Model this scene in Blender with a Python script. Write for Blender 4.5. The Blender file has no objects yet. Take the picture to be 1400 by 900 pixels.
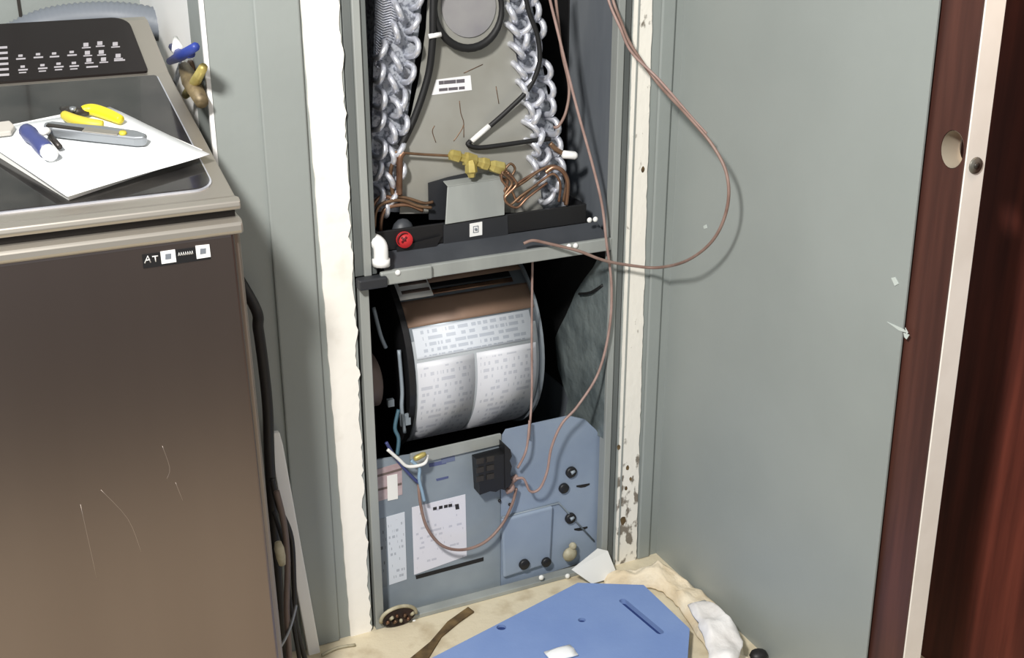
import bpy, bmesh, random
from math import *
from mathutils import Vector, Matrix, noise
from mathutils.geometry import tessellate_polygon
random.seed(7)
S = bpy.context.scene
C = S.collection

# ------------------------------------------------------------------ camera, light, exposure
FPX, PITCH, YAW, EYE = 1670.0, radians(22.0), radians(25.2), 1.5
cd = bpy.data.cameras.new('camera'); cam = bpy.data.objects.new('camera', cd); C.objects.link(cam)
cd.sensor_width = 36; cd.lens = 36*FPX/1400; cd.clip_start = .02
cam.location = (0, 0, EYE); cam.rotation_euler = (pi/2-PITCH, 0, -YAW)
S.camera = cam
w = bpy.data.worlds.new('World'); S.world = w; w.use_nodes = True
w.node_tree.nodes['Background'].inputs[0].default_value = (.93, .97, 1, 1)
w.node_tree.nodes['Background'].inputs[1].default_value = .50
def area(name, loc, target, size, power, col):
    l = bpy.data.lights.new(name, 'AREA'); l.size = size; l.energy = power; l.color = col
    o = bpy.data.objects.new(name, l); C.objects.link(o); o.location = loc
    o.rotation_euler = (Vector(target)-Vector(loc)).to_track_quat('-Z', 'Y').to_euler(); return o
area('ceiling_lamp', (-.45, .45, 2.30), (.9, 1.9, .6), .22, 78, (1, .97, .93))
area('far_door_fill', (1.46, 1.12, 1.80), (1.59, 1.42, 1.2), .10, 3.0, (1, .74, .5))  # unseen warm fill, added to brighten the far brown door
S.view_settings.view_transform = 'Standard'; S.view_settings.look = 'None'
S.view_settings.exposure = 0.0; S.view_settings.gamma = 1.0; S.view_settings.use_curve_mapping = False

# ------------------------------------------------------------------ helpers
def ray(x, y):
    a = (x-700)/FPX; b = -(y-450)/FPX
    h = cos(PITCH)+b*sin(PITCH); z = -sin(PITCH)+b*cos(PITCH)
    return Vector((a*cos(YAW)+h*sin(YAW), -a*sin(YAW)+h*cos(YAW), z))
def at(x, y, X=None, Y=None, Z=None):          # a point of the photograph on a real plane of the room
    q = ray(x, y)
    t = X/q.x if X is not None else Y/q.y if Y is not None else (Z-EYE)/q.z
    return Vector((0, 0, EYE))+q*t
def on(x, y, p0, n):
    q = ray(x, y); o = Vector((0, 0, EYE))
    return o+q*((Vector(p0)-o).dot(n)/q.dot(n))
def lin(c):
    return tuple((v/255/12.92 if v/255 < .04045 else ((v/255+.055)/1.055)**2.4) for v in c)+(1,)

class Shader:
    def __init__(s, name):
        s.m = bpy.data.materials.new(name); s.m.use_nodes = True; s.t = s.m.node_tree; s.b = s.t.nodes['Principled BSDF']
    def n(s, kind, **kw):
        o = s.t.nodes.new(kind)
        for k, v in kw.items():
            if k.startswith('i_'): o.inputs[k[2:].replace('_', ' ')].default_value = v
            else: setattr(o, k, v)
        return o
    def l(s, a, b): s.t.links.new(a, b)
    def math(s, op, a, b=None):
        o = s.t.nodes.new('ShaderNodeMath'); o.operation = op
        for i, v in enumerate((a, b)):
            if v is None: continue
            if isinstance(v, (int, float)): o.inputs[i].default_value = v
            else: s.l(v, o.inputs[i])
        return o.outputs[0]
    def mix(s, f, a, b):
        o = s.t.nodes.new('ShaderNodeMix'); o.data_type = 'RGBA'
        for sock, v in ((o.inputs[0], f), (o.inputs[6], a), (o.inputs[7], b)):
            if isinstance(v, (int, float, tuple)): sock.default_value = v
            else: s.l(v, sock)
        return o.outputs[2]
def mat(name, col, rough=.6, metal=0, col2=None, scale=8, stretch=(1, 1, 1), bump=0, bscale=None, detail=4, lo=.35, hi=.65, coat=0, spec=.5, gen=False):
    s = Shader(name); b = s.b
    b.inputs['Roughness'].default_value = rough; b.inputs['Metallic'].default_value = metal
    b.inputs['Coat Weight'].default_value = coat; b.inputs['Specular IOR Level'].default_value = spec
    b.inputs['Base Color'].default_value = lin(col)
    tc = s.n('ShaderNodeTexCoord'); mp = s.n('ShaderNodeMapping'); mp.inputs['Scale'].default_value = stretch
    s.l(tc.outputs['Object'], mp.inputs[0])
    if col2:
        no = s.n('ShaderNodeTexNoise', i_Scale=scale, i_Detail=detail); s.l(mp.outputs[0], no.inputs['Vector'])
        mr = s.n('ShaderNodeMapRange'); mr.inputs[1].default_value = lo; mr.inputs[2].default_value = hi
        s.l(no.outputs['Fac'], mr.inputs[0])
        s.l(s.mix(mr.outputs[0], lin(col), lin(col2)), b.inputs['Base Color'])
    if bump:
        n2 = s.n('ShaderNodeTexNoise', i_Scale=bscale or scale*4, i_Detail=5.0); s.l(mp.outputs[0], n2.inputs['Vector'])
        bp = s.n('ShaderNodeBump', i_Strength=bump, i_Distance=.01); s.l(n2.outputs['Fac'], bp.inputs['Height']); s.l(bp.outputs[0], b.inputs['Normal'])
    return s.m
def print_mat(name, paper, ink, rows, words, u='X', v='Z', dens=.5, mar=.07, fill=.5, seed=0, rough=.5, head=0):
    """paper with rows of flat print too small to read"""
    s = Shader(name); b = s.b; b.inputs['Roughness'].default_value = rough
    tc = s.n('ShaderNodeTexCoord'); sp = s.n('ShaderNodeSeparateXYZ'); s.l(tc.outputs['Generated'], sp.inputs[0])
    U, V = sp.outputs[u], sp.outputs[v]
    row = s.math('FLOOR', s.math('MULTIPLY', V, rows)); fr = s.math('FRACT', s.math('MULTIPLY', V, rows))
    cb = s.n('ShaderNodeCombineXYZ'); s.l(s.math('MULTIPLY', U, words), cb.inputs[0]); s.l(s.math('MULTIPLY', row, 7.31+seed), cb.inputs[1])
    no = s.n('ShaderNodeTexNoise', i_Scale=1.0, i_Detail=1.0); s.l(cb.outputs[0], no.inputs['Vector'])
    m = s.math('MULTIPLY', s.math('GREATER_THAN', no.outputs['Fac'], dens), s.math('LESS_THAN', fr, fill))
    for c in (U, V):
        m = s.math('MULTIPLY', m, s.math('GREATER_THAN', c, mar)); m = s.math('MULTIPLY', m, s.math('LESS_THAN', c, 1-mar))
    if head:
        m = s.math('MAXIMUM', m, s.math('MULTIPLY', s.math('GREATER_THAN', V, 1-head), s.math('LESS_THAN', V, 1-.25*head)))
        m = s.math('MULTIPLY', m, s.math('GREATER_THAN', U, mar))
    s.l(s.mix(m, lin(paper), lin(ink)), b.inputs['Base Color'])
    return s.m

class MB:
    def __init__(s): s.v = []; s.f = []; s.sm = []
    def add(s, vs, fs, smooth=False):
        o = len(s.v); s.v += [Vector(p) for p in vs]; s.f += [tuple(i+o for i in f) for f in fs]; s.sm += [smooth]*len(fs); return s
    def box(s, a, b):
        (x, y, z), (X, Y, Z) = a, b
        return s.add([(x, y, z), (X, y, z), (X, Y, z), (x, Y, z), (x, y, Z), (X, y, Z), (X, Y, Z), (x, Y, Z)],
                     [(0, 3, 2, 1), (4, 5, 6, 7), (0, 1, 5, 4), (1, 2, 6, 5), (2, 3, 7, 6), (3, 0, 4, 7)])
    def prism(s, pts, ext, holes=()):
        """polygon (3D points, planar) with thickness ext; holes are polygons too"""
        ext = Vector(ext); loops = [[Vector(p) for p in pts]]+[[Vector(p) for p in h] for h in holes]
        flat = [p for lp in loops for p in lp]; n = len(flat)
        tri = tessellate_polygon(loops)
        fs = [tuple(t) for t in tri]+[tuple(i+n for i in reversed(t)) for t in tri]
        o = 0
        for lp in loops:
            k = len(lp)
            for i in range(k): j = (i+1) % k; fs.append((o+i, o+j, o+j+n, o+i+n))
            o += k
        return s.add(flat+[p+ext for p in flat], fs)
    def tube(s, pts, r, seg=8, smooth=True, sub=0, closed=False, cap=True):
        pts = [Vector(p) for p in pts]
        if sub: pts = spline(pts, sub, closed)
        rs = r if isinstance(r, (list, tuple)) else [r]*len(pts)
        n = len(pts); up = None; vs = []; fs = []
        for i, p in enumerate(pts):
            a = pts[(i-1) % n] if (closed or i) else p; b = pts[(i+1) % n] if (closed or i < n-1) else p
            t = (b-a).normalized()
            if up is None: up = t.orthogonal().normalized()
            up = (up-t*up.dot(t)); up = up.normalized() if up.length > 1e-6 else t.orthogonal().normalized()
            q = t.cross(up)
            vs += [p+(up*cos(2*pi*k/seg)+q*sin(2*pi*k/seg))*rs[i] for k in range(seg)]
        for i in range(n if closed else n-1):
            for k in range(seg):
                a, b = i*seg+k, i*seg+(k+1) % seg; j = (i+1) % n
                fs.append((a, b, j*seg+(k+1) % seg, j*seg+k))
        if not closed and cap: fs += [tuple(reversed(range(seg))), tuple(range((n-1)*seg, n*seg))]
        return s.add(vs, fs, smooth)
    def cyl(s, a, b, r, seg=20, r2=None): return s.tube([a, b], [r, r if r2 is None else r2], seg)
    def lathe(s, a, b, prof, seg=14, smooth=True):
        a, b = Vector(a), Vector(b); return s.tube([a+(b-a)*t for t, _ in prof], [max(r, 1e-4) for _, r in prof], seg, smooth)
    def ball(s, c, r, seg=12, sc=(1, 1, 1)):
        c = Vector(c); vs = []; fs = []
        for i in range(seg//2+1):
            th = pi*i/(seg//2)
            vs += [c+Vector((sin(th)*cos(2*pi*k/seg)*sc[0], sin(th)*sin(2*pi*k/seg)*sc[1], cos(th)*sc[2]))*r for k in range(seg)]
        for i in range(seg//2):
            for k in range(seg): fs.append((i*seg+k, i*seg+(k+1) % seg, (i+1)*seg+(k+1) % seg, (i+1)*seg+k))
        return s.add(vs, fs, True)
    def grid(s, rows, thick=None, smooth=True):
        n, m = len(rows), len(rows[0])
        vs = [Vector(p) for r in rows for p in r]; fs = [(i*m+k, i*m+k+1, (i+1)*m+k+1, (i+1)*m+k) for i in range(n-1) for k in range(m-1)]
        if thick:
            th = Vector(thick); N = n*m; vs += [p+th for p in vs[:N]]; fs += [tuple(reversed([i+N for i in f])) for f in fs[:]]
            per = [k for k in range(m)]+[i*m+m-1 for i in range(1, n)]+[(n-1)*m+k for k in range(m-2, -1, -1)]+[i*m for i in range(n-2, 0, -1)]
            for i in range(len(per)): a, b = per[i], per[(i+1) % len(per)]; fs.append((b, a, a+N, b+N))
        return s.add(vs, fs, smooth)
    def build(s, name, m, parent=None, label=None, bevel=0, seg=2, org=None):
        og = Vector(parent['_o']) if parent is not None else Vector(org if org is not None else base_of(s.v))
        me = bpy.data.meshes.new(name); me.from_pydata([p-og for p in s.v], [], s.f); me.validate()
        bm = bmesh.new(); bm.from_mesh(me); bmesh.ops.recalc_face_normals(bm, faces=bm.faces); bm.to_mesh(me); bm.free()
        if len(me.polygons) == len(s.sm): me.polygons.foreach_set('use_smooth', s.sm)
        me.materials.append(m)
        o = bpy.data.objects.new(name, me); C.objects.link(o); o['_o'] = tuple(og)
        if parent is not None: o.parent = parent
        else: o.location = og
        if bevel:
            bv = o.modifiers.new('bevel', 'BEVEL'); bv.width = bevel; bv.segments = seg; bv.limit_method = 'ANGLE'; bv.angle_limit = radians(35)
        if label: o['label'] = label
        return o
def base_of(vs):
    lo = [min(p[i] for p in vs) for i in range(3)]; hi = [max(p[i] for p in vs) for i in range(3)]
    return ((lo[0]+hi[0])/2, (lo[1]+hi[1])/2, lo[2])
def spline(p, sub, closed=False):
    n = len(p); out = []
    for i in range(n if closed else n-1):
        g = lambda k: p[k % n] if closed else p[min(max(k, 0), n-1)]
        a, b, c, d = g(i-1), g(i), g(i+1), g(i+2)
        for k in range(sub):
            t = k/sub
            out.append(.5*((2*b)+(c-a)*t+(2*a-5*b+4*c-d)*t*t+(3*b-a-3*c+d)*t**3))
    if not closed: out.append(p[-1])
    return out
def circ(c, u, v, r, n=20, a0=0, a1=2*pi): return [Vector(c)+Vector(u)*r*cos(a0+(a1-a0)*k/n)+Vector(v)*r*sin(a0+(a1-a0)*k/n) for k in range(n)]
def root(name, loc, label, cat, group=None):
    o = bpy.data.objects.new(name, None); C.objects.link(o); o.location = loc; o['_o'] = tuple(loc); o.empty_display_size = .05
    return tag(o, label, cat, group)
def tag(o, label, cat, group=None):
    o['label'] = label; o['category'] = cat
    if group: o['group'] = group
    return o
def struct(o): o['kind'] = 'structure'; return o
def poly(pxs, **k): return [at(x, y, **k) for x, y in pxs]
def quad(mb, pxs, th=.001, **k):               # a flat sheet standing on plane Y=k, thickness towards the room
    return mb.prism(poly(pxs, **k), (0, -th, 0))

# ------------------------------------------------------------------ materials
M_wall = mat('grey_wall_paint', (149, 155, 152), .42, col2=(143, 149, 146), scale=3, bump=.04, bscale=60)
M_raw = mat('bare_drywall', (243, 240, 232), .9, col2=(222, 216, 203), scale=14, lo=.56, hi=.85, bump=.10, bscale=50)
def dirty_raw():
    s = Shader('dirty_bare_drywall'); s.b.inputs['Roughness'].default_value = .9
    tc = s.n('ShaderNodeTexCoord'); sp = s.n('ShaderNodeSeparateXYZ'); s.l(tc.outputs['Object'], sp.inputs[0])
    mp = s.n('ShaderNodeMapping'); mp.inputs['Scale'].default_value = (1, 1, .6); s.l(tc.outputs['Object'], mp.inputs[0])
    no = s.n('ShaderNodeTexNoise', i_Scale=55.0, i_Detail=4.0); s.l(mp.outputs[0], no.inputs['Vector'])
    low = s.n('ShaderNodeMapRange'); low.inputs[1].default_value = .40; low.inputs[2].default_value = .22; low.inputs[3].default_value = .0; low.inputs[4].default_value = .16
    s.l(sp.outputs['Z'], low.inputs[0])
    m = s.n('ShaderNodeMapRange'); m.inputs[1].default_value = .66; m.inputs[2].default_value = .74; s.l(s.math('ADD', no.outputs['Fac'], low.outputs[0]), m.inputs[0])
    s.l(s.mix(m.outputs[0], lin((238, 234, 224)), lin((128, 120, 108))), s.b.inputs['Base Color'])
    bp = s.n('ShaderNodeBump', i_Strength=.15, i_Distance=.01); s.l(no.outputs['Fac'], bp.inputs['Height']); s.l(bp.outputs[0], s.b.inputs['Normal'])
    return s.m
M_rawd = dirty_raw()
M_white = mat('white_paint', (240, 240, 238), .5)
M_floor = mat('cream_floor', (214, 203, 176), .7, col2=(170, 152, 120), scale=16, lo=.5, hi=.78, bump=.2, bscale=50)
M_torn = mat('torn_vinyl', (72, 56, 34), .8, col2=(120, 98, 62), scale=30)
M_steel = mat('bronze_stainless', (136, 125, 121), .33, .95, col2=(126, 115, 111), scale=3, bump=.015, bscale=300, stretch=(1, 1, .1))
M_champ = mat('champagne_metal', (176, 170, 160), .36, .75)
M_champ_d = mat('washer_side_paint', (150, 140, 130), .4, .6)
M_groove = mat('brown_black_plastic', (34, 27, 23), .5)
M_glass = mat('dark_lid_glass', (27, 26, 26), .13, col2=(48, 46, 44), scale=14, coat=.2)
M_console = mat('gloss_brown_console', (24, 17, 17), .25, spec=.3)
M_legend = mat('console_print', (168, 164, 168), .5)
M_galv = mat('galvanised_steel', (150, 160, 168), .5, .15, col2=(132, 143, 152), scale=7, bump=.05, bscale=40)
M_galv_b = mat('blue_grey_sheet_metal', (134, 149, 170), .5, .15, col2=(150, 164, 182), scale=6, bump=.05, bscale=30)
M_flange = mat('grey_flange', (168, 172, 168), .5, .2, col2=(146, 150, 147), scale=10, stretch=(1, 1, .2))
M_flange_d = mat('dull_grey_flange', (112, 117, 115), .5, .2, col2=(88, 92, 91), scale=10, stretch=(1, 1, .2))
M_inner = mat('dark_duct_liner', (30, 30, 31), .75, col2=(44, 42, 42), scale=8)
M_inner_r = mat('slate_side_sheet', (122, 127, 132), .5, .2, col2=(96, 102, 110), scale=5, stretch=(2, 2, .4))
M_foil = mat('dull_foil_insulation', (128, 138, 138), .5, .2, col2=(96, 106, 108), scale=14, bump=.8, bscale=22)
M_black = mat('black_plastic', (24, 24, 26), .45)
M_pan = mat('charcoal_pan_plastic', (44, 46, 50), .5, col2=(38, 40, 44), scale=12)
M_panlip = mat('slate_pan_lip', (66, 69, 74), .5, col2=(56, 59, 64), scale=12)
M_rub = mat('black_rubber', (18, 18, 19), .6)
M_alu = mat('aluminium_tube', (226, 228, 236), .32, .6, col2=(205, 208, 218), scale=30)
M_plate = mat('dull_coil_plate', (168, 168, 162), .45, .2, col2=(150, 149, 141), scale=6, bump=.05)
M_cop = mat('copper', (166, 130, 106), .35, .8, col2=(122, 90, 72), scale=25)
M_cop2 = mat('aged_copper', (140, 112, 88), .45, .7, col2=(104, 80, 62), scale=25)
M_brass = mat('brass', (200, 186, 116), .45, .45, col2=(172, 154, 84), scale=30)
M_red = mat('red_plug', (190, 44, 48), .5)
M_pvc = mat('white_plastic', (238, 238, 236), .4)
M_brown = mat('brown_band', (146, 120, 102), .55, .1, col2=(130, 106, 90), scale=10)
M_drum = mat('painted_drum', (138, 146, 152), .45, .35, col2=(122, 130, 138), scale=8)
M_motor = mat('brown_motor', (112, 98, 92), .5, .2)
M_wire = mat('mauve_brown_wire', (166, 140, 132), .5, col2=(144, 118, 110), scale=30)
M_wire_d = mat('dark_brown_wire', (124, 98, 88), .5, col2=(146, 122, 112), scale=30)
M_blue = mat('blue_foam', (126, 151, 199), .7, col2=(117, 143, 194), scale=7, bump=.06, bscale=120)
M_blue_d = mat('blue_foam_slot', (36, 58, 112), .8)
M_cloth = mat('cream_cloth', (240, 228, 204), .9, col2=(222, 204, 172), scale=18, bump=.3, bscale=90)
M_wcloth = mat('white_cloth', (240, 238, 236), .9, col2=(222, 218, 214), scale=14, bump=.2, bscale=80)
M_card = mat('pale_card', (232, 232, 228), .8)
def wood(name, a, b, rough=.35):
    s = Shader(name); s.b.inputs['Roughness'].default_value = rough
    tc = s.n('ShaderNodeTexCoord'); mp = s.n('ShaderNodeMapping'); mp.inputs['Scale'].default_value = (9, 9, .55); s.l(tc.outputs['Object'], mp.inputs[0])
    no = s.n('ShaderNodeTexNoise', i_Scale=4.0, i_Detail=6.0); s.l(mp.outputs[0], no.inputs['Vector'])
    mr = s.n('ShaderNodeMapRange'); mr.inputs[1].default_value = .35; mr.inputs[2].default_value = .68; s.l(no.outputs['Fac'], mr.inputs[0])
    s.l(s.mix(mr.outputs[0], lin(a), lin(b)), s.b.inputs['Base Color']); return s.m
M_wood = wood('dark_red_brown_wood', (60, 34, 28), (84, 50, 41), .45)
M_wood2 = wood('very_dark_brown_wood', (76, 36, 29), (112, 56, 44), .45)
M_rawwood = mat('raw_bore_wood', (168, 158, 140), .8)
M_edge = mat('white_door_edge', (244, 240, 232), .6, col2=(234, 229, 220), scale=9)
M_latch = mat('tarnished_latch', (124, 122, 114), .4, .6)
M_paper = mat('white_paper', (240, 243, 244), .8)
M_navy = mat('navy_plastic', (62, 70, 118), .4)
M_yel = mat('yellow_grip', (226, 206, 36), .45)
M_yel2 = mat('worn_yellow_grip', (196, 182, 60), .5)
M_tool = mat('grey_tool_metal', (150, 154, 158), .35, .6)
M_toold = mat('dark_tool_metal', (64, 60, 56), .4, .5)
M_hose = mat('grey_flexible_duct', (116, 122, 130), .5)
M_vblue = mat('blue_valve_plastic', (44, 62, 140), .45)
M_cable = mat('black_cable', (26, 24, 24), .5)
M_tan = mat('tan_fitting', (186, 180, 156), .6, col2=(150, 142, 116), scale=40)

# ------------------------------------------------------------------ setting
XR = 1.30                                       # plane of the right wall
struct(MB().box((-2.2, -3.5, -.05), (2.6, 3.2, 0)).build('floor', M_floor))
MB().box((-2.2, -3.5, 0), (1.28, .50, .004)).build('reflection_floor', mat('reflection_floor_dark', (52, 40, 34), .5, col2=(40, 30, 26), scale=12), C.objects['floor'], 'unseen dark sheet added for the reflection in the washer front')  # unseen, added so the upper washer front has something dark to reflect
wf = MB()
def front_piece(x0, x1, y0=2.0, z1=2.4, z0=0, m=wf): m.box((x0, y0, z0), (x1, 2.12, z1))
front_piece(.40, .627); front_piece(1.188, XR+.02); m_ = wf.box((.627, 2.0, 2.0), (1.188, 2.12, 2.4))
wall_front = struct(wf.build('wall_front', M_wall))
def strip(zl, left, right, jl, jr, th):
    """bare plaster strip with ragged sides"""
    n = 160; L = []; R = []
    for i in range(n+1):
        z = zl[0]+(zl[1]-zl[0])*i/n; t = i/n
        L.append(Vector((left[0]+(left[1]-left[0])*t+jl*noise.noise((0, 3, z*30)), 2.0, z)))
        R.append(Vector((right[0]+(right[1]-right[0])*t+jr*(noise.noise((5, 1, z*22))+.6*noise.noise((7, 2, z*60))+.45*noise.noise((2, 9, z*120))), 2.0, z)))
    mb = MB(); vs = []; fs = []
    for a, b in zip(L, R): vs += [a+Vector((0, -th, 0)), b+Vector((0, -th, 0)), a, b]
    for i in range(n):
        k = 4*i; fs += [(k, k+1, k+5, k+4), (k, k+4, k+6, k+2), (k+1, k+3, k+7, k+5)]
    return mb.add(vs, fs)
strip((0, 1.6), (.580, .553), (.622, .625), .002, .0065, .0035).build('bare_plaster_strip', M_raw, wall_front, 'ragged white strip left of the unit')
strip((0, 1.6), (1.193, 1.189), (1.246, 1.222), .001, .002, .0035).build('bare_plaster_strip', M_rawd, wall_front, 'white strip stained near the floor')
MB().box((1.197, 1.9945, .01), (1.2, 1.9965, 1.6)).build('corner_bead', M_flange, wall_front)
MB().box((.480, 1.993, .0), (.556, 2.0, 2.4)).build('casing_board', M_wall, wall_front, bevel=.003)
MB().box((1.249, 1.994, .0), (1.279, 2.0, 2.4)).build('casing_board', M_wall, wall_front, bevel=.003)
st = MB()
for (x, y, r) in ((852, 712, .007), (846, 612, .004), (858, 640, .004), (879, 232, .004), (856, 668, .0035), (862, 655, .003)):
    p = at(x, y, Y=1.9963); st.prism([p+Vector(((r*cos(a)*(1+.3*noise.noise((a, x, 0)))), 0, r*1.5*sin(a)*(1+.3*noise.noise((a, y, 1))))) for a in [k*pi/7 for k in range(14)]], (0, .001, 0))
st.build('nail_hole', M_torn, wall_front, 'dark gouges in the right plaster strip')['kind'] = 'stuff'
# alcove behind the washer
struct(MB().box((.40, 2.121, 0), (.46, 2.62, 2.4)).build('wall_alcove', M_white))
MB().box((.3955, 1.9975, 0), (.4025, 2.005, 2.4)).build('corner_bead', M_white, wall_front, 'white worn corner of the grey wall')
wb = struct(MB().box((-.8, 2.62, 0), (.46, 2.70, 2.4)).build('wall_back', M_wall))
MB().box((.168, 2.616, .6), (.174, 2.622, 2.4)).build('wall_seam', M_toold, wb, 'dark vertical seam')
quad(MB(), [(82, 8), (133, 10), (130, 15), (86, 24)], .002, Y=2.62).build('torn_patch', M_white, wb, 'torn white patch of bare wall')
# right wall: two skins with the pocket of a sliding door between them
YE = at(1234, 450, X=XR).y
LEAN = .022                                     # the opening is a little out of plumb
skin = lambda x: [(x, YE-.8*LEAN, 0), (x, 2.12, 0), (x, 2.12, 2.4), (x, YE+1.6*LEAN, 2.4)]
wr = struct(MB().prism(skin(XR), (.003, 0, 0)).prism(skin(XR+.062), (.013, 0, 0)).build('wall_right', M_wall))
sc = MB()
for q in ([(1219, 380), (1224, 379), (1229, 388), (1224, 391)], [(1213, 440), (1236, 450), (1240, 455), (1230, 452)], [(1236, 455), (1244, 458), (1240, 464), (1237, 461)], [(1238, 448), (1242, 455), (1240, 458)]):
    sc.prism(poly(q, X=XR), (-.0012, 0, 0))
M_chip = mat('pale_chip', (188, 196, 191), .7)
sc.build('wall_chip', M_chip, wr, 'small white chips in the grey paint')['kind'] = 'stuff'
quad_ = [at(x, y, X=XR) for x, y in [(962, 309), (966, 307), (967, 312), (963, 313)]]
MB().prism(quad_, (-.001, 0, 0)).build('wall_chip', M_chip, wr)
# pocket door
YD = 0; dx0, dx1 = XR+.008, XR+.045
YD = at(1290, 450, X=dx0).y
d1 = root('door_1', (dx0, YD, 0), 'dark brown sliding door slab with bare white edge and empty lock bores', 'door'); struct(d1)
del d1['category']; del d1['label']
HY, HZ = YD+.0255, 1.082
hole = [Vector((dx0, HY+.0225*cos(a), HZ+.028*sin(a))) for a in [2*pi*k/28 for k in range(28)]]
face = [(dx0, YD+.0015, .01), (dx0, YE+.6, .01), (dx0, YE+.6, 2.05), (dx0, YD+.0015, 2.05)]
MB().prism(face, (dx1-dx0, 0, 0), [hole]).build('door_slab', M_wood, d1)
bore = MB(); vs = []; fs = []
for k in range(28):
    p = hole[k]; q = Vector((dx0, HY+(p.y-HY)*.97, HZ+(p.z-HZ)*.97)); vs += [q+Vector((.0005, 0, 0)), q+Vector((dx1-dx0-.001, 0, 0))]
for k in range(28): j = (k+1) % 28; fs.append((2*k, 2*j, 2*j+1, 2*k+1))
bore.add(vs, fs, True).build('lock_bore', M_rawwood, d1, 'raw wood inside the round lock hole')
xe0, xe1 = dx0+.003, dx1+.002
MB().box((xe0, YD-.0015, .01), (xe1, YD+.0015, 2.05)).build('edge_strip', M_edge, d1, 'bare white leading edge')
lp = Vector(((xe0+xe1)/2, YD-.0015, at(1330, 228, Y=YD).z))
lt = MB(); lt.tube([lp+Vector((0, .0, 0)), lp+Vector((0, -.002, 0))], [.0125, .0118], 20).build('latch_bore', M_latch, d1, 'round grey latch plate')
MB().cyl(lp+Vector((0, -.001, 0)), lp+Vector((0, -.004, 0)), .005, 14).build('latch_bolt', M_toold, d1)
d1.rotation_euler.x = -LEAN; d1.location.y -= .8*LEAN
# dark panelled door in the room beyond
d2 = struct(root('door_2', (1.60, 1.0, 0), '', 'door')); del d2['category']; del d2['label']
MB().box((1.58, .0, 0), (1.62, 1.75, 2.2)).build('door_slab', M_wood2, d2)
for (a, b) in ((.12, .62), (.72, 1.22)):
    for (z0, z1) in ((.12, .85), (1.0, 2.0)):
        MB().box((1.573, a, z0), (1.581, b, z1)).build('door_panel', M_wood2, d2, bevel=.006)

# ------------------------------------------------------------------ washing machine
WX0, WX1, WY = -.324, .366, 1.689
W = root('washing_machine', (.02, 2.03, 0), 'bronze stainless top-loading washing machine in the left foreground', 'washing machine')
ztop = lambda y: 1.022+.237*(y-1.74)
TP = .014
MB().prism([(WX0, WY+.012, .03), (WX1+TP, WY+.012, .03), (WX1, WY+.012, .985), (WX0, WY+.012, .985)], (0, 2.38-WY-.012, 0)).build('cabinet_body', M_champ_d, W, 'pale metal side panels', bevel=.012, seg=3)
MB().prism([(WX0+.012, WY, .09), (WX1-.012+TP, WY, .09), (WX1-.012, WY, .972), (WX0+.012, WY, .972)], (0, .02, 0)).build('front_panel', M_steel, W, bevel=.006, seg=3)
MB().box((WX0+.02, WY+.015, .0), (WX1-.02, 2.34, .035)).build('base', M_black, W)
def profile(pts, x0, x1): return MB().prism([(x0, y, z) for y, z in pts], (x1-x0, 0, 0))
profile([(WY-.006, .970), (WY-.008, .976), (WY-.007, .986), (WY+.004, .992), (WY+.05, .992), (WY+.05, .970)], WX0, WX1).build('front_trim', M_champ, W, 'pale ledge under the top', bevel=.003)
MB().box((WX0+.006, WY+.012, .985), (WX1-.006, 2.36, 1.008)).build('groove', M_groove, W, 'dark recess under the top')
ys = [1.70, 1.74, 2.155]
profile([(WY-.002, 1.005), (WY-.005, 1.010), (WY-.003, 1.018), (WY+.008, 1.0215), (1.72, ztop(1.72)), (2.165, ztop(2.165)), (2.33, ztop(2.165)+.068), (2.36, ztop(2.165)+.070), (2.385, ztop(2.165)+.05), (2.385, 1.003)], WX0, WX1).build('top_frame', M_champ, W, bevel=.012, seg=4)
def plan(x0, x1, y0, y1, r0, r1, zf):          # rounded rectangle laid on a sloping top
    P = []
    for cx, cy, r, a0 in ((x1-r0, y0+r0, r0, -pi/2), (x1-r1, y1-r1, r1, 0), (x0+r1, y1-r1, r1, pi/2), (x0+r0, y0+r0, r0, pi)):
        for k in range(7): a = a0+k*pi/12; P.append(Vector((cx+r*cos(a), cy+r*sin(a), zf(cy+r*sin(a)))))
    return P
nl = Vector((0, -.237, 1)).normalized()
rim = plan(-.298, .344, 1.742, 2.150, .03, .008, lambda y: ztop(y)-.002)
MB().prism(rim, nl*.0045).build('lid_rim', M_alu, W, 'bright rim around the lid')
lid = MB().prism(plan(-.295, .341, 1.745, 2.147, .028, .006, lambda y: ztop(y)-.001), nl*.0058).build('lid', M_glass, W, 'dark glass lid')
zc = lambda y: ztop(2.165)+.068/.165*(y-2.165)
nc = Vector((0, -.412, 1)).normalized()
con = MB().prism(plan(-.29, .332, 2.168, 2.338, .006, .03, lambda y: zc(y)-.004), nc*.008).build('console', M_console, W, 'dark control console', bevel=.002)
cp0 = Vector((0, 2.25, zc(2.25)))+nc*.0042
leg = MB()
def mark(x0, y0, x1, y1):
    leg.prism([on(x, y, cp0, nc) for x, y in ((x0, y0), (x1, y0-(x1-x0)*.06), (x1, y1-(x1-x0)*.06), (x0, y1))], nc*.0004)
for i in range(6): mark(-2, 64+7.5*i, 10+.5*i, 67+7.5*i)
for (x, y) in ((28, 75), (52, 73), (74, 72), (98, 70), (31, 90), (58, 88), (80, 86), (101, 85)):
    mark(x-3, y, x+3, y+3); mark(x-6, y+5, x+7, y+7); 
    if y > 84: mark(x-5, y+9, x+5, y+10.5)
for (x, y) in ((118, 61), (137, 59), (158, 60), (120, 72), (139, 71), (122, 82), (142, 81), (162, 76)):
    mark(x-4, y-2, x+3, y+3); mark(x-6, y+4, x+6, y+5.5)
mark(118, 91, 134, 93); mark(156, 82, 171, 84)
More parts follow.
